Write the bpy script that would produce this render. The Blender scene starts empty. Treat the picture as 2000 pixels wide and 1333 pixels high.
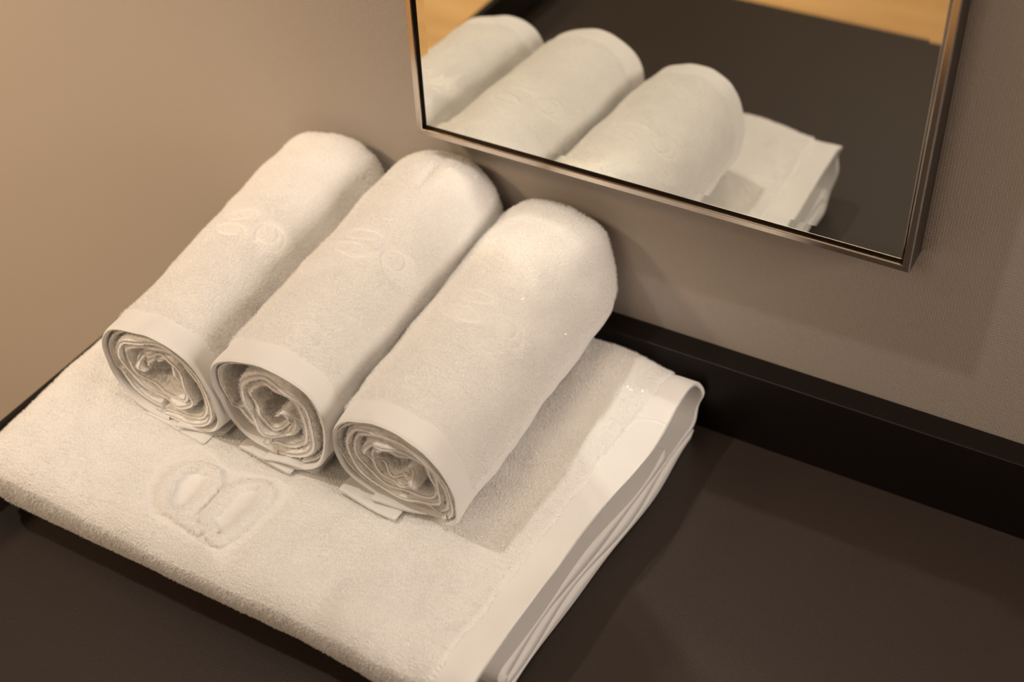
import bpy, math
import numpy as np
from mathutils import Matrix, Vector

scene = bpy.context.scene
col = scene.collection
rng = np.random.default_rng(7)

# ------------------------------------------------------------------ camera
CR = np.array([[0.8708118086104131, 0.49077532675567304, -0.028746697767287027],
               [0.29975503732146924, -0.5764013254273106, -0.7602028871597665],
               [-0.3896584550411629, 0.6533766836163518, -0.6490494570688985]])
CC = (0.6262444046042361, -0.6761407838638663, 0.6711353242173127)
cam_d = bpy.data.cameras.new('camera')
cam = bpy.data.objects.new('camera', cam_d)
col.objects.link(cam)
m = Matrix.Identity(4)
for i in range(3):
    m[i][0] = CR[0][i]
    m[i][1] = -CR[1][i]
    m[i][2] = -CR[2][i]
    m[i][3] = CC[i]
cam.matrix_world = m
cam_d.sensor_width = 36.0
cam_d.lens = 2710.24 / 2000 * 36.0
cam_d.clip_start = 0.01
cam_d.dof.use_dof = True
cam_d.dof.focus_distance = 0.835
cam_d.dof.aperture_fstop = 4.5
cam_d.dof.aperture_blades = 0
scene.camera = cam

# ------------------------------------------------------------------ world, lights, exposure
scene.view_settings.view_transform = 'Standard'
scene.view_settings.look = 'None'
scene.view_settings.exposure = 0.0
scene.view_settings.gamma = 1.0
scene.view_settings.use_curve_mapping = False
scene.cycles.max_bounces = 10
scene.cycles.diffuse_bounces = 6
scene.cycles.glossy_bounces = 6
scene.cycles.caustics_reflective = True
scene.cycles.sample_clamp_indirect = 0.0
scene.cycles.blur_glossy = 0.0
scene.cycles.use_guiding = True
scene.cycles.use_denoising = True

world = bpy.data.worlds.new('room_air')
scene.world = world
world.use_nodes = True
world.node_tree.nodes['Background'].inputs[0].default_value = (1.0, 0.86, 0.72, 1)
world.node_tree.nodes['Background'].inputs[1].default_value = 0.0

def spot(name, loc, target, power, color, radius, angle, blend):
    d = bpy.data.lights.new(name, 'SPOT')
    d.energy = power; d.color = color; d.shadow_soft_size = radius
    d.spot_size = math.radians(angle); d.spot_blend = blend
    o = bpy.data.objects.new(name, d); col.objects.link(o)
    o.location = loc
    o.rotation_euler = (Vector(target) - Vector(loc)).to_track_quat('-Z', 'Y').to_euler()
    return o

def area(name, loc, target, power, color, sx, sy):
    d = bpy.data.lights.new(name, 'AREA')
    d.energy = power; d.color = color; d.shape = 'RECTANGLE'; d.size = sx; d.size_y = sy
    o = bpy.data.objects.new(name, d); col.objects.link(o)
    o.location = loc
    o.rotation_euler = (Vector(target) - Vector(loc)).to_track_quat('-Z', 'Y').to_euler()
    return o

WARM = (1.0, 0.80, 0.58)
AMBER = (1.0, 0.66, 0.36)
KEY = (1.0, 0.86, 0.72)
spot('downlight_key', (-0.70, -0.65, 2.28), (0.30, -0.15, 0.05), 64, (1.0, 0.925, 0.83), 0.028, 50, 0.4)
area('overhead_fill_warm', (-0.05, -0.38, 2.28), (0.05, -0.30, 0.0), 5.5, (1.0, 0.81, 0.62), 0.7, 0.35)  # added soft fill from above, no real fixture
area('side_fill_right', (1.95, -0.21, 0.85), (0.35, -0.15, 0.08), 18.0, (1.0, 0.86, 0.73), 0.5, 0.5)  # added fill for the towel sides facing right, not an actual lamp
spot('left_wall_fill', (-1.3, -1.3, 1.5), (-0.46, 0.0, 0.11), 215, (1.0, 0.745, 0.48), 0.15, 41, 1.0)  # invented amber spot that brightens the left part of the back wall
area('room_fill_front', (0.0, -2.3, 1.5), (0.2, 0.0, 0.0), 9.0, (1.0, 0.82, 0.62), 0.9, 0.9)
spot('floor_fill_front', (0.2, -2.2, 2.28), (0.2, -2.2, -0.7), 265, WARM, 0.05, 60, 0.8)  # added spot, brightens the floor reflected past the counter front
spot('floor_fill_left', (-1.5, -1.7, 2.28), (-1.5, -1.7, -0.7), 340, WARM, 0.05, 60, 0.8)  # added spot, brightens the reflected floor left of the counter

# ------------------------------------------------------------------ helpers
def tag(o, label, cat, group=None):
    o['label'] = label; o['category'] = cat
    if group: o['group'] = group
    return o

def empty(name, loc=(0, 0, 0)):
    o = bpy.data.objects.new(name, None); col.objects.link(o)
    o.location = loc; o.empty_display_size = 0.02
    return o

def mesh_obj(name, V, Fq, mat, parent=None, smooth=True, pile=None):
    V = np.asarray(V, dtype=np.float32).reshape(-1, 3)
    Fq = np.asarray(Fq, dtype=np.int32)
    used, inv = np.unique(Fq.ravel(), return_inverse=True)
    if pile is not None: pile = np.asarray(pile)[used]
    V = V[used]; Fq = inv.reshape(Fq.shape).astype(np.int32)
    k = Fq.shape[1]; n = len(Fq)
    me = bpy.data.meshes.new(name)
    me.vertices.add(len(V)); me.vertices.foreach_set('co', V.ravel())
    me.loops.add(n * k); me.loops.foreach_set('vertex_index', Fq.ravel())
    me.polygons.add(n)
    me.polygons.foreach_set('loop_start', np.arange(0, n * k, k, dtype=np.int32))
    me.polygons.foreach_set('use_smooth', np.full(n, smooth, dtype=bool))
    me.update(calc_edges=True); me.validate()
    me.materials.append(mat)
    o = bpy.data.objects.new(name, me); col.objects.link(o)
    if parent is not None:
        o.parent = parent
        o.matrix_parent_inverse = Matrix.Translation(-parent.location)
    if pile is not None:
        g = o.vertex_groups.new(name='pile')
        g.add(np.where(pile)[0].tolist(), 1.0, 'REPLACE')
    return o

def add_pile(o, count, length, seed):
    """short terry loops standing on the cloth"""
    ps = o.modifiers.new('terry_pile', 'PARTICLE_SYSTEM').particle_system
    st = ps.settings
    st.type = 'HAIR'; st.count = count; st.hair_length = length; st.hair_step = 3
    st.emit_from = 'FACE'; st.use_even_distribution = True; st.distribution = 'RAND'
    st.factor_random = length / 4 * 0.55
    st.root_radius = 1.0; st.tip_radius = 0.75; st.radius_scale = 0.00013; st.use_close_tip = False
    st.display_step = 2; st.render_step = 2
    o.data.materials.append(M_loops); st.material = 2
    ps.vertex_group_density = 'pile'
    ps.seed = seed

def grid_faces(S, N, base=0, close_s=False):
    s = np.arange(S if close_s else S - 1)[:, None]; j = np.arange(N - 1)[None, :]
    s2 = (s + 1) % S
    return np.stack([base + s * N + j, base + s2 * N + j, base + s2 * N + j + 1, base + s * N + j + 1], -1).reshape(-1, 4)

def box(name, lo, hi, mat, parent=None, bevel=0.0, seg=3):
    lo = np.array(lo, float); hi = np.array(hi, float)
    V = [(x, y, z) for x in (lo[0], hi[0]) for y in (lo[1], hi[1]) for z in (lo[2], hi[2])]
    F = [(0, 1, 3, 2), (4, 6, 7, 5), (0, 4, 5, 1), (2, 3, 7, 6), (0, 2, 6, 4), (1, 5, 7, 3)]
    o = mesh_obj(name, V, F, mat, parent, smooth=False)
    if bevel > 0:
        b = o.modifiers.new('bevel', 'BEVEL'); b.width = bevel; b.segments = seg; b.limit_method = 'NONE'
        b.harden_normals = False
        o.data.polygons.foreach_set('use_smooth', np.ones(len(o.data.polygons), dtype=bool))
    return o

def normals(P):
    a = np.gradient(P, axis=0); b = np.gradient(P, axis=1)
    n = np.cross(a, b)
    return n / (np.linalg.norm(n, axis=-1, keepdims=True) + 1e-12)

def band_noise(shape, d, lam, width=0.45, seed=0):
    """isotropic band-passed noise; d=(spacing0, spacing1), lam=wavelength"""
    r = np.random.default_rng(seed)
    f0 = np.fft.fftfreq(shape[0], d[0])[:, None]; f1 = np.fft.rfftfreq(shape[1], d[1])[None, :]
    f = np.sqrt(f0 ** 2 + f1 ** 2) + 1e-9
    H = np.exp(-0.5 * (np.log(f * lam) / width) ** 2)
    n = np.fft.irfft2(np.fft.rfft2(r.standard_normal(shape)) * H, s=shape)
    return n / n.std()

def low_noise(shape, d, lam, seed=0):
    r = np.random.default_rng(seed)
    f0 = np.fft.fftfreq(shape[0], d[0])[:, None]; f1 = np.fft.rfftfreq(shape[1], d[1])[None, :]
    H = np.exp(-0.5 * (f0 ** 2 + f1 ** 2) * lam ** 2 * 4)
    n = np.fft.irfft2(np.fft.rfft2(r.standard_normal(shape)) * H, s=shape)
    return n / n.std()

def sstep(a, b, x):
    t = np.clip((x - a) / (b - a), 0, 1)
    return t * t * (3 - 2 * t)

def terry(shape, d, seed):
    a = band_noise(shape, d, 0.0024, 0.35, seed)
    b = band_noise(shape, d, 0.0014, 0.30, seed + 50)
    c = low_noise(shape, d, 0.012, seed + 90)
    h = 0.62 * np.abs(a) + 0.35 * b + 0.25 * a
    return (h - h.mean()) * (1 + 0.15 * c) + 0.25 * c

def seg_dist(X, Y, pts, closed):
    pts = np.asarray(pts, float)
    q = np.roll(pts, -1, 0) if closed else pts[1:]
    p = pts if closed else pts[:-1]
    best = np.full(X.shape, 1e9)
    for a, b in zip(p, q):
        ab = b - a; L = ab @ ab + 1e-12
        t = np.clip(((X - a[0]) * ab[0] + (Y - a[1]) * ab[1]) / L, 0, 1)
        best = np.minimum(best, np.hypot(X - a[0] - t * ab[0], Y - a[1] - t * ab[1]))
    return best

def smooth_closed(pts, n=8):
    pts = np.asarray(pts, float); out = []
    N = len(pts)
    for i in range(N):
        p0, p1, p2, p3 = pts[i - 1], pts[i], pts[(i + 1) % N], pts[(i + 2) % N]
        for t in np.linspace(0, 1, n, endpoint=False):
            out.append(0.5 * ((2 * p1) + (-p0 + p2) * t + (2 * p0 - 5 * p1 + 4 * p2 - p3) * t * t + (-p0 + 3 * p1 - 3 * p2 + p3) * t ** 3))
    return np.array(out)

# ------------------------------------------------------------------ materials
def new_mat(name):
    mt = bpy.data.materials.new(name); mt.use_nodes = True
    nt = mt.node_tree
    return mt, nt, nt.nodes['Principled BSDF']

def N(nt, t, **kw):
    n = nt.nodes.new(t)
    for k, v in kw.items():
        if k in n.inputs: n.inputs[k].default_value = v
        else: setattr(n, k, v)
    return n

def cloth(name, color, bump_scale, strength, dist, sheen=0.25, weave=False):
    mt, nt, b = new_mat(name)
    b.inputs['Base Color'].default_value = (*color, 1)
    b.inputs['Roughness'].default_value = 0.95
    b.inputs['Specular IOR Level'].default_value = 0.15
    b.inputs['Sheen Weight'].default_value = sheen
    b.inputs['Sheen Roughness'].default_value = 0.6
    tc = N(nt, 'ShaderNodeTexCoord')
    bp = N(nt, 'ShaderNodeBump'); bp.inputs['Strength'].default_value = strength; bp.inputs['Distance'].default_value = dist
    if weave:
        w1 = N(nt, 'ShaderNodeTexWave', wave_type='BANDS', bands_direction='DIAGONAL'); w1.inputs['Scale'].default_value = bump_scale
        w1.inputs['Distortion'].default_value = 0.6; w1.inputs['Detail'].default_value = 1.0
        nt.links.new(tc.outputs['Object'], w1.inputs['Vector'])
        nt.links.new(w1.outputs['Fac'], bp.inputs['Height'])
    else:
        n1 = N(nt, 'ShaderNodeTexNoise'); n1.inputs['Scale'].default_value = bump_scale; n1.inputs['Detail'].default_value = 3.0
        n1.inputs['Roughness'].default_value = 0.6
        nt.links.new(tc.outputs['Object'], n1.inputs['Vector'])
        nt.links.new(n1.outputs['Fac'], bp.inputs['Height'])
    nt.links.new(bp.outputs['Normal'], b.inputs['Normal'])
    return mt

M_terry = cloth('white_terry', (0.81, 0.80, 0.78), 1100, 0.35, 0.0008)
def loops():
    mt, nt, b = new_mat('white_terry_loops')
    nt.nodes.remove(b)
    d = N(nt, 'ShaderNodeBsdfDiffuse'); d.inputs['Color'].default_value = (0.985, 0.98, 0.97, 1)
    t = N(nt, 'ShaderNodeBsdfTranslucent'); t.inputs['Color'].default_value = (0.985, 0.98, 0.97, 1)
    m_ = N(nt, 'ShaderNodeMixShader'); m_.inputs[0].default_value = 0.25
    nt.links.new(d.outputs[0], m_.inputs[1]); nt.links.new(t.outputs[0], m_.inputs[2])
    nt.links.new(m_.outputs[0], nt.nodes['Material Output'].inputs[0])
    return mt
M_loops = loops()
M_hem = cloth('white_woven_hem', (0.81, 0.80, 0.785), 420, 0.10, 0.0003, weave=True)
M_inner = cloth('white_terry_inside', (0.91, 0.90, 0.88), 900, 0.4, 0.0008)

def wallpaper():
    mt, nt, b = new_mat('taupe_linen_wallpaper')
    b.inputs['Base Color'].default_value = (0.405, 0.362, 0.325, 1)
    b.inputs['Roughness'].default_value = 0.75
    b.inputs['Specular IOR Level'].default_value = 0.2
    tc = N(nt, 'ShaderNodeTexCoord')
    nz = N(nt, 'ShaderNodeTexNoise'); nz.inputs['Scale'].default_value = 420.0; nz.inputs['Detail'].default_value = 2.0
    nt.links.new(tc.outputs['Object'], nz.inputs['Vector'])
    sp = N(nt, 'ShaderNodeSeparateXYZ'); nt.links.new(tc.outputs['Object'], sp.inputs[0])
    def math2(op, a, b=None, c=None):
        n = N(nt, 'ShaderNodeMath', operation=op)
        for k, v in enumerate((a, b, c)):
            if v is None: continue
            if isinstance(v, (int, float)): n.inputs[k].default_value = v
            else: nt.links.new(v, n.inputs[k])
        return n.outputs[0]
    nz2 = N(nt, 'ShaderNodeTexNoise'); nz2.inputs['Scale'].default_value = 300.0; nz2.inputs['Detail'].default_value = 2.0
    mp2 = N(nt, 'ShaderNodeMapping'); mp2.inputs['Location'].default_value = (3.1, 7.7, 5.3)
    nt.links.new(tc.outputs['Object'], mp2.inputs['Vector']); nt.links.new(mp2.outputs['Vector'], nz2.inputs['Vector'])
    sx = math2('SINE', math2('MULTIPLY_ADD', sp.outputs['X'], 2 * math.pi / 0.0017, math2('MULTIPLY', nz.outputs['Fac'], 6.0)))
    sz = math2('SINE', math2('MULTIPLY_ADD', sp.outputs['Z'], 2 * math.pi / 0.0020, math2('MULTIPLY', nz2.outputs['Fac'], 6.0)))
    weave = math2('ADD', math2('MULTIPLY_ADD', sx, sz, math2('MULTIPLY', sx, 0.6)), math2('MULTIPLY_ADD', sz, 0.35, math2('MULTIPLY', nz.outputs['Fac'], 2.2)))
    bp = N(nt, 'ShaderNodeBump'); bp.inputs['Strength'].default_value = 0.5; bp.inputs['Distance'].default_value = 0.00010
    nt.links.new(weave, bp.inputs['Height']); nt.links.new(bp.outputs['Normal'], b.inputs['Normal'])
    return mt

def plain(name, color, rough, metal=0.0, spec=0.5, bump=None):
    mt, nt, b = new_mat(name)
    b.inputs['Base Color'].default_value = (*color, 1)
    b.inputs['Roughness'].default_value = rough
    b.inputs['Metallic'].default_value = metal
    b.inputs['Specular IOR Level'].default_value = spec
    if bump:
        sc, st, di = bump
        tc = N(nt, 'ShaderNodeTexCoord'); n1 = N(nt, 'ShaderNodeTexNoise')
        n1.inputs['Scale'].default_value = sc; n1.inputs['Detail'].default_value = 2.0
        bp = N(nt, 'ShaderNodeBump'); bp.inputs['Strength'].default_value = st; bp.inputs['Distance'].default_value = di
        nt.links.new(tc.outputs['Object'], n1.inputs['Vector']); nt.links.new(n1.outputs['Fac'], bp.inputs['Height'])
        nt.links.new(bp.outputs['Normal'], b.inputs['Normal'])
    return mt

M_wall = wallpaper()
M_counter = plain('dark_brown_stone', (0.0285, 0.0190, 0.0147), 0.50, spec=0.38, bump=(900, 0.35, 0.0006))
M_splash = plain('dark_brown_laminate', (0.0075, 0.0050, 0.0035), 0.40, spec=0.22)
M_chrome = plain('brushed_nickel', (0.62, 0.56, 0.50), 0.16, metal=1.0)
M_nickel_dark = plain('nickel_dark_reflection', (0.10, 0.085, 0.07), 0.38, metal=1.0)  # frame metal with its dark reflection put into the base colour
M_gasket = plain('black_gasket', (0.006, 0.006, 0.006), 0.5)
M_glass = plain('silvered_mirror_glass', (0.86, 0.88, 0.84), 0.0, metal=1.0)
M_ceiling = plain('cream_ceiling', (0.72, 0.66, 0.58), 0.9)
M_plaster = plain('beige_plaster', (0.45, 0.36, 0.27), 0.85)

def oak():
    mt, nt, b = new_mat('honey_oak_floor')
    b.inputs['Roughness'].default_value = 0.5
    tc = N(nt, 'ShaderNodeTexCoord'); mp = N(nt, 'ShaderNodeMapping'); mp.inputs['Scale'].default_value = (1.2, 14, 1)
    n1 = N(nt, 'ShaderNodeTexNoise'); n1.inputs['Scale'].default_value = 3.0; n1.inputs['Detail'].default_value = 4
    cr = N(nt, 'ShaderNodeValToRGB')
    cr.color_ramp.elements[0].color = (0.40, 0.24, 0.10, 1); cr.color_ramp.elements[1].color = (0.56, 0.36, 0.16, 1)
    cr.color_ramp.elements[0].position = 0.3; cr.color_ramp.elements[1].position = 0.7
    nt.links.new(tc.outputs['Object'], mp.inputs['Vector']); nt.links.new(mp.outputs['Vector'], n1.inputs['Vector'])
    nt.links.new(n1.outputs['Fac'], cr.inputs['Fac']); nt.links.new(cr.outputs['Color'], b.inputs['Base Color'])
    return mt
M_oak = oak()

# ------------------------------------------------------------------ room shell
X0, X1, Y0, FZ, CZ = -2.3, 2.6, -3.2, -0.75, 2.34
def shell(name, lo, hi, mat):
    o = box(name, lo, hi, mat); o['kind'] = 'structure'; return o
shell('wall_back', (X0, 0.0, FZ), (X1, 0.1, CZ), M_wall)
shell('wall_left', (X0 - 0.1, Y0, FZ), (X0, 0.1, CZ), M_plaster)
shell('wall_right', (X1, Y0, FZ), (X1 + 0.1, 0.1, CZ), M_plaster)
shell('wall_front', (X0, Y0 - 0.1, FZ), (X1, Y0, CZ), M_plaster)
shell('floor', (X0 - 0.1, Y0 - 0.1, FZ - 0.1), (X1 + 0.1, 0.1, FZ), M_oak)
shell('ceiling', (X0 - 0.1, Y0 - 0.1, CZ), (X1 + 0.1, 0.1, CZ + 0.1), M_ceiling)

# ------------------------------------------------------------------ counter
CF = -0.596
counter = empty('vanity_counter', (0.75, -0.31, FZ))
tag(counter, 'dark brown stone counter under the towels, with a low upstand along the wall', 'counter')
box('worktop', (-0.012, CF, -0.035), (1.55, -0.0004, 0.0), M_counter, counter, 0.0012)
box('upstand', (0.0, -0.0198, 0.0), (1.55, -0.0004, 0.06), M_splash, counter, 0.0009)
box('side_lip', (-0.012, CF, 0.0), (-0.004, -0.0004, 0.045), M_splash, counter, 0.003, 4)
box('end_panel', (0.0, CF + 0.03, FZ), (0.03, -0.001, -0.035), M_splash, counter, 0.001)
box('end_panel', (1.51, CF + 0.03, FZ), (1.54, -0.001, -0.035), M_splash, counter, 0.001)
box('rear_panel', (0.03, -0.025, -0.35), (1.51, -0.005, -0.035), M_splash, counter, 0.001)

# ------------------------------------------------------------------ mirror
ML, MR, MB, MT, MD = 0.1698, 0.5031, 0.1791, 0.66, 0.0241
mir = empty('wall_mirror', ((ML + MR) / 2, 0, MB))
tag(mir, 'rectangular wall mirror with thin metal frame reflecting the rolled towels', 'mirror')
def ring(levels, name, mat):
    """levels: list of (inset, y): rectangular rings joined into one closed-section frame"""
    V = []; 
    for ins, y in levels:
        V += [(ML + ins, y, MB + ins), (MR - ins, y, MB + ins), (MR - ins, y, MT - ins), (ML + ins, y, MT - ins)]
    F = []
    n = len(levels)
    for i in range(n - 1):
        for k in range(4):
            F.append((i * 4 + k, i * 4 + (k + 1) % 4, (i + 1) * 4 + (k + 1) % 4, (i + 1) * 4 + k))
    return mesh_obj(name, V, F, mat, mir, smooth=False)
ring([(0.0, 0.0), (0.0, -MD + 0.0006)], 'frame_side', M_nickel_dark)
ring([(0.0, -MD + 0.0006), (0.0006, -MD), (0.0040, -MD), (0.0044, -MD + 0.0004), (0.0044, -0.014)], 'frame', M_chrome)
ring([(0.0044, -0.0185), (0.0068, -0.0185)], 'gasket', M_gasket)
ring([(0.0060, -0.0180), (0.0060, -0.0206), (0.0064, -0.0210)], 'glass_edge', M_chrome)
ring([(0.0064, -0.0210), (0.0125, -0.02111)], 'bevel', M_glass)
gi = 0.0125
mesh_obj('glass', [(ML + gi, -0.02111, MB + gi), (MR - gi, -0.02111, MB + gi), (MR - gi, -0.02111, MT - gi), (ML + gi, -0.02111, MT - gi)],
         [(0, 1, 2, 3)], M_glass, mir, smooth=False)
box('backing', (ML + 0.0045, -0.013, MB + 0.0045), (MR - 0.0045, -0.0005, MT - 0.0045), M_gasket, mir)
mir.rotation_euler.x = 0.013     # hangs leaning a little forward at the top

# ------------------------------------------------------------------ folded bath towel
bt = empty('folded_bath_towel', (0.19, -0.16, 0.0))
tag(bt, 'white terry bath towel folded flat on the counter, carrying three rolled towels', 'towel')

def px2logo(px):
    """emblem outlines, listed as (x, y) on the towel top in metres"""
    return np.asarray(px, float)

def build_bath_towel():
    SP = 0.0005
    NX = int(0.385 / SP)
    u = np.linspace(0, 1, NX)
    def line(y0, z0, y1, z1, n): t = np.linspace(0, 1, n, endpoint=False); return np.stack([y0 + (y1 - y0) * t, z0 + (z1 - z0) * t], 1)
    def arc(yc, zc, ry, rz, a0, a1, n):
        a = np.radians(np.linspace(a0, a1, n, endpoint=False)); c, s_ = np.cos(a), np.sin(a); return np.stack([yc + ry * np.sign(c) * np.abs(c) ** 0.82, zc + rz * np.sign(s_) * np.abs(s_) ** 0.9], 1)
    nt_, nf, nb = int(0.23 / SP), int(0.085 / SP), int(0.062 / SP)
    def prof(zb, z1, z2, zt, yf, yb, rf, rb):
        return np.concatenate([
            line(-0.034, zb, yf, zb, 60),
            arc(yf, (zb + zt) / 2, rf, (zt - zb) / 2, 270, 90, nf),
            line(yf, zt, yb, zt, nt_),
            arc(yb, (zt + z1) / 2, rb, (zt - z1) / 2, 90, -90, nb),
            line(yb, z1, yf + 0.018, z1, 60),
            arc(yf + 0.018, (z1 + z2) / 2, 0.009, (z2 - z1) / 2, 270, 90, 10),
            line(yf + 0.018, z2, -0.075, z2, 50)])
    Pm = prof(0.0065, 0.0185, 0.0305, 0.0550, -0.2905, -0.0455, 0.0240, 0.0190)
    Ph = prof(0.0050, 0.0150, 0.0255, 0.0520, -0.2990, -0.0460, 0.0225, 0.0215)
    S = len(Pm)
    seg_top = (60 + nf, 60 + nf + nt_)
    def tang(P):
        d = np.gradient(P, axis=0); d /= np.linalg.norm(d, axis=1, keepdims=True)
        return np.stack([d[:, 1], -d[:, 0]], 1)     # outward (left of travel is inside)
    Tm, Th = tang(Pm), tang(Ph)
    # outward for the top layer (travelling toward +y) must be +z
    if Tm[(seg_top[0] + seg_top[1]) // 2, 1] < 0: Tm, Th = -Tm, -Th
    is_outer = np.zeros(S); is_outer[60 - 1:60 + nf + nt_ + nb + 1] = 1
    xr0 = 0.380
    # thickness
    th_m = np.full(S, 0.0112)
    th_h = np.full(S, 0.0092); th_h[60 + 20:60 + nf + nt_ + nb] = 0.0032
    k = 25
    ker = np.hanning(2 * k + 1); ker /= ker.sum()
    th_h = np.convolve(np.pad(th_h, k, 'edge'), ker, 'valid')
    X = np.empty((S, NX)); 
    loops = []
    for side in (1, -1):
        w = sstep(0.318, 0.366, u * 0.385 - 0.002)[None, :]
        wz = sstep(0.25, 0.372, u * 0.385 - 0.002)[None, :]
        yy = Pm[:, 0][:, None] * (1 - wz) + Ph[:, 0][:, None] * wz
        zz = Pm[:, 1][:, None] * (1 - wz) + Ph[:, 1][:, None] * wz
        ny = Tm[:, 0][:, None] * (1 - wz) + Th[:, 0][:, None] * wz
        nz = Tm[:, 1][:, None] * (1 - wz) + Th[:, 1][:, None] * wz
        th = th_m[:, None] * (1 - w) + th_h[:, None] * w
        y = yy + side * ny * th / 2
        z = zz + side * nz * th / 2
        y = y + 0.018 * np.clip(1 - z / 0.048, 0, 1) * (1 - sstep(-0.29, -0.20, y))
        xl = 0.0045 - 0.050 * np.clip(y + 0.26, -0.05, 0.20)
        xl = np.where(z < 0.046, np.maximum(xl, -0.002), xl)
        xr = 0.3860 + 0.045 * (y + 0.02) + 0.0016 * np.sin(y * 38) + 0.0012 * np.sin(z * 260 + y * 55)
        x = xl + u[None, :] * (xr - xl)
        # left end closes as a soft fold
        dl = (x - xl)
        q = np.sqrt(np.clip(1 - (1 - np.clip(dl / 0.026, 0, 1)) ** 2, 0.0, 1))
        q = 0.04 + 0.96 * q
        zc = 0.040
        z = zc + (z - zc) * q
        # plump left part of the stack, sag in plan at the two left corners
        z = z + 0.0065 * (1 - sstep(0.02, 0.15, dl)) * sstep(0.02, 0.05, z) * q
        yc = -0.16
        y = yc + (y - yc) * (1 - 0.05 * (1 - sstep(0, 0.02, dl)) ** 2)
        P = np.stack([x, y, z], -1)
        loops.append(P)
    out, inn = loops
    # gentle undulation of the upper sheet
    und = low_noise((S, NX), (SP, SP), 0.05, 3)
    und2 = low_noise((S, NX), (SP, SP), 0.02, 4)
    Wtop = np.zeros(S); Wtop[60 + nf // 2:60 + nf + nt_ + nb // 2] = 1
    Wtop = np.convolve(np.pad(Wtop, 40, 'edge'), np.hanning(81) / np.hanning(81).sum(), 'valid')[:, None]
    dz = (0.0009 * und + 0.00035 * und2) * Wtop
    out[..., 2] += dz; inn[..., 2] += dz
    nrm = normals(out)
    sgn = np.sign(nrm[(seg_top[0] + seg_top[1]) // 2, NX // 2, 2]); nrm *= sgn
    # terry pile, flat hem, emblem
    xo, yo = out[..., 0], out[..., 1]
    hemx = 0.3655 + 0.045 * (yo + 0.02) + 0.0006 * np.sin(yo * 160)
    pile = sstep(0.0, 0.0022, hemx - xo)
    T = terry((S, NX), (SP, SP), 11)
    A = np.where(is_outer[:, None] > 0, 0.00038, 0.0)
    topm = np.zeros((S, NX), bool); topm[60 + nf // 2:seg_top[1]] = True
    emb = np.zeros((S, NX)); flat = np.zeros((S, NX))
    bx = topm & (xo > 0.08) & (xo < 0.27) & (yo < -0.20)
    idx = np.where(bx)
    xs, ys = xo[idx], yo[idx]
    l1, l2, hook, halo = LOGO
    d = np.minimum(seg_dist(xs, ys, l1, True), seg_dist(xs, ys, l2, True))
    d = np.minimum(d, seg_dist(xs, ys, hook, False))
    dh = seg_dist(xs, ys, halo, True)
    inside = np.zeros(xs.shape, bool)
    hp = np.asarray(halo)
    for a, b in zip(hp, np.roll(hp, -1, 0)):
        c = ((a[1] > ys) != (b[1] > ys)) & (xs < (b[0] - a[0]) * (ys - a[1]) / (b[1] - a[1] + 1e-12) + a[0])
        inside ^= c
    def in_poly(poly):
        r_ = np.zeros(xs.shape, bool)
        for a, b in zip(poly, np.roll(poly, -1, 0)):
            r_ ^= ((a[1] > ys) != (b[1] > ys)) & (xs < (b[0] - a[0]) * (ys - a[1]) / (b[1] - a[1] + 1e-12) + a[0])
        return r_
    hole = in_poly(l1) | in_poly(l2)
    RS = 0.0042
    d = d + 0.0004 * band_noise((S, NX), (SP, SP), 0.006, 0.5, 21)[idx]
    stroke = np.sqrt(np.clip(1 - (d / RS) ** 2, 0, 1))
    fl = np.where(inside, np.clip(dh / 0.0015, 0, 1), 0.0) * sstep(RS * 0.9, RS * 1.15, d)
    e = 0.0025 * stroke - 0.0007 * fl
    edge_l = np.zeros((S, NX), bool); edge_l[idx] = (np.abs(d - RS) < 0.0009) | (dh < 0.0007) | (hole & (d > RS)) | (inside & (d > RS) & (rng.random(xs.shape) < 0.35))
    emb[idx] = e; flat[idx] = fl * (1 - 0.8 * stroke)
    h = A * T * pile * (1 - 0.72 * flat) + emb + 0.0007 * pile * is_outer[:, None]
    # edge seam of the hem: a row of tiny gathers
    seam = np.exp(-((hemx - xo + 0.0004) / 0.0012) ** 2) * is_outer[:, None]
    h -= 0.0005 * seam * (1 + 0.6 * np.sin(yo * 2200) + 0.5 * band_noise((S, NX), (SP, SP), 0.003, 0.4, 77))
    # one thin cross seam on the hem near the back
    cs = np.exp(-((yo + 0.083 - 0.004 * np.sin((xo - 0.364) * 120)) / 0.0007) ** 2) * (1 - pile) * topm
    h += 0.0007 * cs
    out = out + nrm * h[..., None]
    zmin = 0.0004
    out[..., 2] = np.maximum(out[..., 2], zmin); inn[..., 2] = np.maximum(inn[..., 2], zmin + 0.0005)
    V = np.concatenate([out.reshape(-1, 3), inn.reshape(-1, 3)])
    Fo = grid_faces(S, NX); Fi = grid_faces(S, NX, S * NX)[:, ::-1].reshape(S - 1, NX - 1, 4)[:, int(NX * 0.6):].reshape(-1, 4)
    # thin the inside faces of the strip: keep all (seen at the open right side)
    s = np.arange(S - 1)
    capR = np.stack([s * NX + NX - 1, (s + 1) * NX + NX - 1, S * NX + (s + 1) * NX + NX - 1, S * NX + s * NX + NX - 1], 1)
    capL = np.stack([s * NX, (s + 1) * NX, S * NX + (s + 1) * NX, S * NX + s * NX], 1)[:, ::-1]
    j = np.arange(NX - 1)
    e0 = np.stack([j, j + 1, S * NX + j + 1, S * NX + j], 1)
    eb = (S - 1) * NX
    e1 = np.stack([eb + j, eb + j + 1, S * NX + eb + j + 1, S * NX + eb + j], 1)[:, ::-1]
    F = np.concatenate([Fo, Fi, capR, capL, e0, e1])
    cx = V[F].mean(1)
    hemline = 0.3655 + 0.045 * (cx[:, 1] + 0.02)
    isinner = np.zeros(len(F), bool)
    hem = cx[:, 0] > hemline
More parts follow.
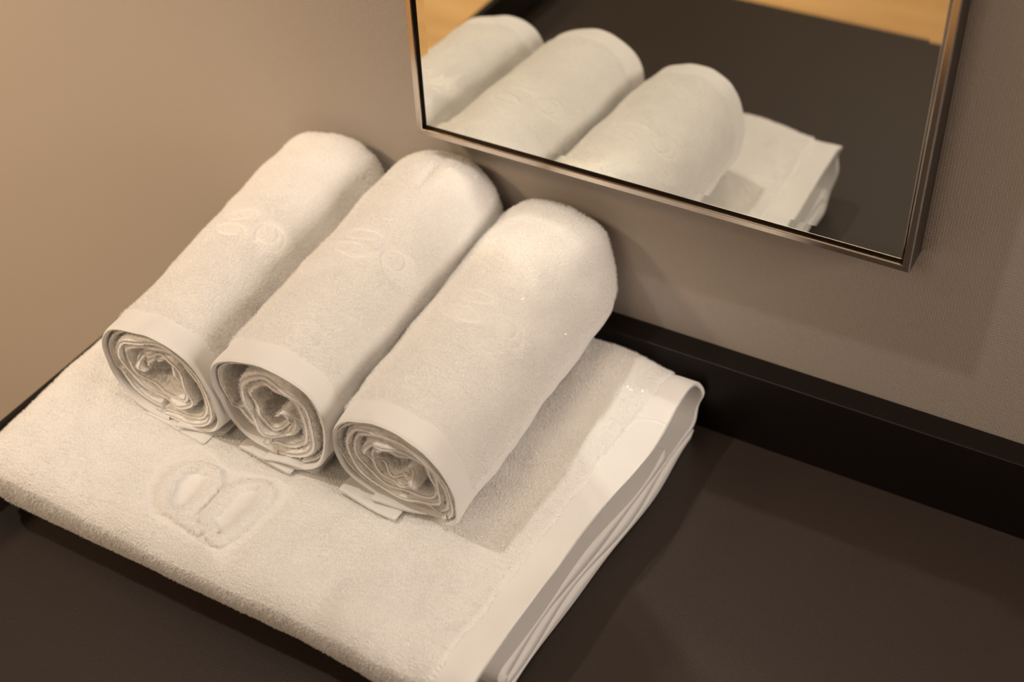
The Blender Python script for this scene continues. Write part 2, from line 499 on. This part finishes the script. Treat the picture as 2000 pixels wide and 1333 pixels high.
    cover = np.concatenate([((pile > 0.6) & ~edge_l & (is_outer[:, None] > 0)).ravel(), np.zeros(S * NX, bool)])
    # make the outer skin face outward
    f = Fo[((seg_top[0] + seg_top[1]) // 2) * (NX - 1) + NX // 2]
    if np.cross(V[f[1]] - V[f[0]], V[f[2]] - V[f[0]])[2] < 0: F = F[:, ::-1]
    body = mesh_obj('terry_body', V, F[~hem], M_terry, bt, pile=cover)
    add_pile(body, 260000, 0.00095, 3)
    o = mesh_obj('hem_band', V, F[hem], M_hem, bt)
    o['label'] = 'smooth woven hem along the open right side'

LOGO_RAW = ([(0.154, -0.2928), (0.1462, -0.2868), (0.1418, -0.2751), (0.1434, -0.2628), (0.1511, -0.2568), (0.1604, -0.2558), (0.1657, -0.2625), (0.1662, -0.2726), (0.1655, -0.284), (0.1633, -0.2906)], [(0.1802, -0.288), (0.1783, -0.2763), (0.1775, -0.2657), (0.1814, -0.2561), (0.1909, -0.2506), (0.2001, -0.2537), (0.2023, -0.2636), (0.2018, -0.2766), (0.1998, -0.2874), (0.1969, -0.2968), (0.1898, -0.2962)], [(0.1627, -0.2936), (0.1748, -0.2953), (0.1795, -0.2955), (0.1837, -0.2915)], [(0.1294, -0.2864), (0.1247, -0.2727), (0.1238, -0.2546), (0.1343, -0.2441), (0.1489, -0.2444), (0.1654, -0.2493), (0.1774, -0.2459), (0.1936, -0.2421), (0.2094, -0.2451), (0.2151, -0.2569), (0.2141, -0.2772), (0.2102, -0.295), (0.2017, -0.3046), (0.189, -0.3036), (0.1689, -0.3011), (0.151, -0.3007), (0.1393, -0.2951)])
LOGO = (smooth_closed(LOGO_RAW[0], 6), smooth_closed(LOGO_RAW[1], 6), np.array(LOGO_RAW[2]), smooth_closed(LOGO_RAW[3], 5))
build_bath_towel()

# ------------------------------------------------------------------ rolled towels
def polar_fn(pts):
    a = np.radians([p[0] for p in pts]); r = np.array([p[1] for p in pts])
    o = np.argsort(a); a, r = a[o], r[o]
    a = np.concatenate([a - 2 * np.pi, a, a + 2 * np.pi]); r = np.concatenate([r, r, r])
    g = np.linspace(-np.pi, np.pi, 721)[:-1]
    v = np.interp(g, a, r)
    k = np.exp(-0.5 * (np.arange(-40, 41) / 11.0) ** 2); k /= k.sum()
    v = np.convolve(np.concatenate([v[-40:], v, v[:40]]), k, 'valid')
    def f(t):
        t = (t + np.pi) % (2 * np.pi) - np.pi
        return np.interp(t, np.append(g, np.pi), np.append(v, v[0]))
    return f

def roll_towel(cfg):
    root = empty('rolled_hand_towel', (cfg['cx'][0], -0.12, cfg['cz'] - 0.04))
    tag(root, cfg['label'], 'towel', 'rolled hand towels on the folded bath towel')
    Rf = polar_fn(cfg['shape']); turns = cfg['turns']; seed = cfg['seed']
    yf, yb = cfg['yf'], cfg['yb']
    th_end = math.radians(cfg['end'])
    phe = turns * 2 * math.pi
    r = np.random.default_rng(seed)
    ph = r.uniform(0, 6.28, 12)
    def kfun(phi): return np.clip(phi / phe, 0, 1) ** cfg['kexp']
    def centre(y):
        t = (y - yf) / (yb - yf)
        return cfg['cx'][0] + (cfg['cx'][1] - cfg['cx'][0]) * t, cfg['cz'] + cfg['rise'] * t, 1 + cfg['swell'] * t
    def point(phi, k, y, wob=1.0, dr=0.0):
        th = th_end + (phe - phi)
        cx, cz, sc = centre(y)
        inner = (1 - k)
        w = 1 + wob * cfg['wob'] * inner * (np.sin(2 * phi * 0.93 + ph[0]) * 0.55 + np.sin(3.1 * phi + ph[1] + y * 20) * 0.5 + np.sin(5.3 * phi + ph[2] + y * 35) * 0.28)
        rad = (Rf(th) * k * w + dr) * sc
        ox = cfg['off'][0] * inner; oz = cfg['off'][1] * inner
        return cx + ox + rad * np.cos(th), y + 0 * th, cz + oz + rad * np.sin(th)
    def yfront(phi):
        th = th_end + (phe - phi); k = kfun(phi)
        tilt = cfg['tilt'] * (1 - np.sin(th)) / 2
        rec = (1 - k) * cfg['rec'] + 0.0016 * np.sin(1.7 * phi + ph[3]) * (1.2 - k) * 2 + 0.001 * np.sin(4.3 * phi + ph[4]) * (1.3 - k)
        return yf + tilt * np.clip(k, 0.2, 1) + rec
    # ---- outer wrap (last turn), fine mesh
    SP = 0.0005
    Rm = 0.0425
    dphi = SP / Rm
    phi = np.arange(phe - 2 * math.pi - 0.12, phe + 1e-6, dphi)
    S = len(phi)
    yst = np.arange(0, yb - 0.013 - yf, SP)
    a = np.linspace(0, math.pi / 2, 26)[1:]
    cap_r = np.linspace(1, 0.05, 26)[1:]
    NY = len(yst) + len(a) + len(cap_r)
    f0 = yfront(phi)
    L = (yb - 0.013 - f0)[:, None]
    tt = yst / yst[-1]
    # front offsets fade out along the length
    Y = np.concatenate([f0[:, None] + (yb - 0.013 - f0)[:, None] * tt[None, :],
                        np.broadcast_to(yb - 0.013 + 0.013 * np.sin(a), (S, len(a))),
                        np.broadcast_to(np.full(len(cap_r), yb), (S, len(cap_r)))], 1)
    inset = np.concatenate([np.zeros(len(yst)), 0.009 * (1 - np.cos(a)), np.full(len(cap_r), 0.009)])
    shrink = np.concatenate([np.ones(len(yst)), np.ones(len(a)), cap_r])
    k = cfg['k0'] + (1 - cfg['k0']) * sstep(phe - 2 * math.pi + 0.0, phe - 2 * math.pi + cfg['kspan'], phi)
    PH = np.broadcast_to(phi[:, None], Y.shape); K = np.broadcast_to(k[:, None], Y.shape)
    th = th_end + (phe - PH)
    tfin = cfg['t']
    cx, cz, sc = centre(Y)
    lo = low_noise(Y.shape, (SP, SP), 0.035, seed + 5) * 0.0007 + low_noise(Y.shape, (SP, SP), 0.016, seed + 6) * 0.0003
    base_r = Rf(th) * K * sc
    rad = (base_r + lo - inset[None, :]) * shrink[None, :]
    for (dth, dy, sth, sy, amp) in cfg['dents']:
        dd = (th - math.radians(dth) + math.pi) % (2 * math.pi) - math.pi
        rad = rad + amp * np.exp(-(dd * Rm / sth) ** 2 - ((Y - dy) / sy) ** 2)
    P = np.stack([cx + rad * np.cos(th), Y, cz + rad * np.sin(th)], -1)
    nrm = normals(P)
    mid = nrm[S // 2, 40]; out_dir = np.array([math.cos(th[S // 2, 40]), 0, math.sin(th[S // 2, 40])])
    if mid @ out_dir < 0: nrm = -nrm
    T = terry(Y.shape, (SP, SP), seed + 20)
    dist = Y - f0[:, None]
    BW = cfg['band'] + 0.0006 * np.sin(phi * 9 + ph[5])[:, None]
    pile = sstep(0, 0.002, dist - BW)
    endband = np.zeros_like(Y)
    if cfg.get('selvedge'):
        se = (phe - PH) * Rm
        endband = 1 - sstep(cfg['selvedge'], cfg['selvedge'] + 0.002, se)
        pile = pile * (1 - endband)
    # woven emblem: two leaves and a disc
    arc = (math.radians(90) - th) * Rm             # 0 at the crest, + toward the right
    e = np.zeros_like(Y); fl = np.zeros_like(Y)
    ey = cfg['emb_y']; ea = cfg['emb_a']
    X2, Y2 = arc - ea, Y - ey
    sel = np.where((np.abs(X2) < 0.04) & (np.abs(Y2) < 0.035))
    xs, ys = X2[sel], Y2[sel]
    disc = np.hypot(xs - 0.0145, ys + 0.001) - 0.0075
    ring2 = np.hypot(xs - 0.0185, ys + 0.003) - 0.0095
    def leaf(x0, y0, lx, ly, rot):
        c, s_ = math.cos(rot), math.sin(rot)
        X_, Y_ = (xs - x0) * c + (ys - y0) * s_, -(xs - x0) * s_ + (ys - y0) * c
        return (np.hypot(X_ / lx, Y_ / ly) - 1) * min(lx, ly)
    lf1 = leaf(-0.013, 0.0075, 0.0115, 0.0050, 0.25); lf2 = leaf(-0.013, -0.0075, 0.0125, 0.0052, -0.05)
    sd = np.minimum(np.minimum(disc, lf1), lf2)
    e[sel] = -0.00075 * np.exp(-(sd / 0.0006) ** 2) - 0.00050 * np.exp(-(ring2 / 0.0006) ** 2) * (disc > 0)
    halo = np.minimum(np.minimum(np.minimum(disc, ring2), lf1), lf2)
    fl[sel] = 1 - sstep(0.0, 0.004, halo)
    h = 0.00036 * T * pile * (1 - 0.75 * fl) + 0.0006 * pile + e - 0.0003 * fl * pile
    h = h * np.clip(shrink, 0.15, 1)[None, :]
    # soft rim at the front edge
    h -= 0.0010 * np.exp(-(dist / 0.0012) ** 2)
    Pout = P + nrm * h[..., None]
    nin = np.searchsorted(yst, 0.07)
    Pin = P[:, :nin] - nrm[:, :nin] * tfin * np.where(dist[:, :nin] < 0.0005, 0.45, 1.0)[..., None]
    V = np.concatenate([Pout.reshape(-1, 3), Pin.reshape(-1, 3)])
    V[:, 2] = np.maximum(V[:, 2], 0.0)
    B = S * NY
    Fo = grid_faces(S, NY); Fi = grid_faces(S, nin, B)[:, ::-1]
    s = np.arange(S - 1)
    Fr = np.stack([s * NY, (s + 1) * NY, B + (s + 1) * nin, B + s * nin], 1)
    j = np.arange(nin - 1); eb = (S - 1)
    Fe = np.stack([eb * NY + j, eb * NY + j + 1, B + eb * nin + j + 1, B + eb * nin + j], 1)
    F = np.concatenate([Fo, Fi, Fr, Fe])
    db = np.concatenate([(dist - BW).ravel(), (dist[:, :nin] - BW).ravel()])
    band = db[F].mean(1) < 0
    if cfg.get('selvedge'):
        eb_ = np.concatenate([endband.ravel(), endband[:, :nin].ravel()])
        band |= eb_[F].mean(1) > 0.5
    on_emblem = np.zeros(Y.shape, bool); on_emblem[sel] = (np.abs(sd) < 0.0009) | ((np.abs(ring2) < 0.0006) & (disc > 0))
    vis = (np.sin(th) > -0.85) & (shrink[None, :] > 0.5)
    cover = np.concatenate([((pile > 0.6) & vis & ~on_emblem).ravel(), np.zeros(S * nin, bool)])
    wrap = mesh_obj('outer_wrap', V, F[~band], M_terry, root, pile=cover)
    add_pile(wrap, 85000, 0.0011, seed)
    hb = mesh_obj('hem_band', V, F[band], M_hem, root)
    hb['label'] = 'smooth woven hem at the open end'
    # ---- inner turns: two sheets
    Vs, Fs, Cs, off = [], [], [], 0
    for sheet in (0, 1):
        p1 = phe - (2 * math.pi - 0.15 if sheet == 0 else 0.6)
        phi = [0.55 if sheet == 0 else 0.9]
        while phi[-1] < p1: phi.append(phi[-1] + 0.0011 / max(0.006, Rm * kfun(phi[-1])))
        phi = np.array(phi); S = len(phi)
        k = kfun(phi)
        kk = cfg['k0'] * (phi / (phe - 2 * math.pi)) ** cfg['kexp']
        kk = np.where(phi > phe - 2 * math.pi, cfg['k0'] + (1 - cfg['k0']) * sstep(phe - 2 * math.pi, phe - 2 * math.pi + cfg['kspan'], phi), kk)
        pitch = np.gradient(kk, phi) * 2 * math.pi * Rm
        tl = np.clip(pitch * 0.50, 0.0020, cfg['tin'])
        dr = -(tl * 0.5 if sheet == 0 else tl * 1.62 + np.where(phi > phe - 2 * math.pi, tfin * 0.3, 0)) - 0.0002
        yy = np.concatenate([np.arange(0, 0.012, 0.0011), np.linspace(0.0125, 0.05, 18), np.linspace(0.06, 0.20, 8)])
        f = yfront(phi) + (0.0012 if sheet == 0 else 0.0030) + 0.0012 * np.sin(phi * 6 + ph[6 + sheet]) * (1 - kk) * 2
        Y = f[:, None] + yy[None, :]
        Y = np.minimum(Y, yb - 0.02)
        PH = np.broadcast_to(phi[:, None], Y.shape); K = np.broadcast_to(kk[:, None], Y.shape)
        tn = terry(Y.shape, (0.0011, 0.0011), seed + 31 + sheet)
        fuzz = 0.00085 * tn
        NYi = Y.shape[1]
        edge = np.exp(-(yy / 0.0015) ** 2)[None, :]
        half = (tl / 2)[:, None] * (1 - 0.45 * edge)
        soft = sstep(0, 0.006, yy)[None, :]
        po = np.stack(point(PH, K, Y, 1.0, dr[:, None] + half + fuzz * (0.35 + 0.65 * soft)), -1)
        pi_ = np.stack(point(PH, K, Y, 1.0, dr[:, None] - half + np.roll(fuzz, 7, 0) * (0.35 + 0.65 * soft)), -1)
        V = np.concatenate([po.reshape(-1, 3), pi_.reshape(-1, 3)])
        near = np.broadcast_to((yy < 0.022)[None, :], Y.shape).ravel()
        Cs.append(np.concatenate([near, near]))
        B = S * NYi
        s = np.arange(S - 1)
        F = np.concatenate([grid_faces(S, NYi), grid_faces(S, NYi, B)[:, ::-1],
                            np.stack([s * NYi, (s + 1) * NYi, B + (s + 1) * NYi, B + s * NYi], 1),
                            np.stack([np.arange(NYi - 1), np.arange(1, NYi), B + np.arange(1, NYi), B + np.arange(NYi - 1)], 1),
                            np.stack([(S - 1) * NYi + np.arange(NYi - 1), (S - 1) * NYi + np.arange(1, NYi), B + (S - 1) * NYi + np.arange(1, NYi), B + (S - 1) * NYi + np.arange(NYi - 1)], 1)])
        Vs.append(V); Fs.append(F + off); off += len(V)
    inner = mesh_obj('inner_layers', np.concatenate(Vs), np.concatenate(Fs), M_inner, root, pile=np.concatenate(Cs))
    add_pile(inner, 26000, 0.0010, seed + 9)
    # ---- loose tail lying under the roll, its corner poking out in front
    Vs, Fs, off = [], [], 0
    for (x0, x1, y0, y1_, zt, lift) in cfg['tails']:
        nx, ny = 60, 40
        ux = np.linspace(0, 1, nx)[:, None]; uy = np.linspace(0, 1, ny)[None, :]
        x = x0 + (x1 - x0) * ux + 0 * uy
        yfv = y0 + (y1_ - y0) * ux + 0.0005 * np.sin(ux * 5 + ph[8]) + 0.003 * np.clip(np.abs(ux - 0.5) * 2 - 0.94, 0, 1) * 6
        y = yfv + uy * 0.05
        zc = zt + lift * np.exp(-(uy * 0.05 / 0.010) ** 2) * (np.sin(ux * math.pi * 1.5 + ph[9]) * 0.6 + 0.5)
        hw = 0.0010 * np.sqrt(np.clip(1 - (1 - np.clip(uy * 0.05 / 0.002, 0, 1)) ** 2, 0.05, 1)) * np.sqrt(np.clip(1 - (2 * ux - 1) ** 24, 0.02, 1))
        nz = 0.00018 * terry((nx, ny), (0.001, 0.0013), seed + 60)
        A_ = np.stack([x, y, zc + hw + nz], -1); B_ = np.stack([x, y, zc - hw], -1)
        V = np.concatenate([A_.reshape(-1, 3), B_.reshape(-1, 3)]); b = nx * ny
        i = np.arange(nx - 1); j = np.arange(ny - 1)
        F = np.concatenate([grid_faces(nx, ny), grid_faces(nx, ny, b)[:, ::-1],
                            np.stack([i * ny, (i + 1) * ny, b + (i + 1) * ny, b + i * ny], 1),
                            np.stack([j, j + 1, b + j + 1, b + j], 1),
                            np.stack([(nx - 1) * ny + j, (nx - 1) * ny + j + 1, b + (nx - 1) * ny + j + 1, b + (nx - 1) * ny + j], 1)])
        Vs.append(V); Fs.append(F + off); off += len(V)
    mesh_obj('loose_tail', np.concatenate(Vs), np.concatenate(Fs), M_hem, root)
    return root

ROLLS = [
    dict(label='rolled white towel at the left, slumped and squashed beside the middle roll',
         cx=(0.110, 0.090), cz=0.103, yf=-0.2405, yb=-0.008, turns=2.9, kexp=0.46, k0=0.91, kspan=1.2, wob=0.20, rise=0.006, swell=0.06, off=(-0.004, 0.004),
         tilt=0.006, rec=0.007, t=0.0026, tin=0.0042, band=0.017, end=-100, seed=101, emb_y=-0.125, emb_a=0.002,
         shape=[(170, .046), (148, .0433), (125, .0405), (106, .0388), (85, .0405), (65, .0432), (45, .0432), (31, .0425), (12, .0425), (-6, .0438), (-28, .049), (-41, .0495), (-60, .045), (-86, .0406), (-110, .043), (-135, .0468), (-162, .0465)],
         dents=[(60, -0.14, 0.02, 0.05, -0.0025)],
         tails=[(0.090, 0.140, -0.2375, -0.2410, 0.0640, 0.0012), (0.116, 0.148, -0.2400, -0.2300, 0.0662, 0.0016)]),
    dict(label='rolled white towel in the middle, with the coarse square-edged spiral at its open end',
         cx=(0.1955, 0.1865), cz=0.109, yf=-0.2390, yb=-0.008, turns=2.5, kexp=0.50, k0=0.885, kspan=1.0, wob=0.17, rise=0.008, swell=0.07, off=(0.001, -0.003),
         tilt=0.008, rec=0.007, t=0.0030, tin=0.0056, band=0.018, end=-105, seed=202, emb_y=-0.120, emb_a=0.006,
         shape=[(165, .0425), (152, .0452), (141, .0452), (125, .0430), (110, .0420), (90, .0425), (73, .0432), (43, .0432), (12, .0402), (-13, .0395), (-44, .0430), (-75, .0450), (-92, .0462), (-113, .0475), (-135, .0452), (-173, .039)],
         dents=[(88, -0.035, 0.004, 0.022, -0.0022), (35, -0.03, 0.012, 0.015, -0.0015)],
         tails=[(0.160, 0.203, -0.2335, -0.2370, 0.0640, 0.0012), (0.182, 0.219, -0.2370, -0.2300, 0.0664, 0.0020)]),
    dict(label='rolled white towel at the right, its free edge strip tucked down on the bath towel',
         cx=(0.2785, 0.2690), cz=0.1022, yf=-0.2405, yb=-0.010, turns=3.3, kexp=0.44, k0=0.92, kspan=1.3, wob=0.18, rise=0.006, swell=0.07, off=(0.004, -0.002),
         tilt=0.014, rec=0.008, t=0.0024, tin=0.0038, band=0.017, end=-50, seed=303, emb_y=-0.130, emb_a=0.011, selvedge=0.019,
         shape=[(180, .0425), (150, .041), (120, .0386), (90, .0386), (60, .0395), (30, .041), (8, .0415), (-14, .0430), (-32, .049), (-42, .053), (-52, .0495), (-70, .042), (-90, .0395), (-120, .041), (-150, .042)],
         dents=[(24, -0.050, 0.009, 0.011, -0.0040), (42, -0.018, 0.012, 0.020, 0.0040), (95, -0.06, 0.03, 0.03, -0.001)],
         tails=[(0.237, 0.281, -0.2350, -0.2390, 0.0640, 0.0010), (0.260, 0.298, -0.2345, -0.2270, 0.0660, 0.0014)]),
]
for cfg in ROLLS:
    roll_towel(cfg)
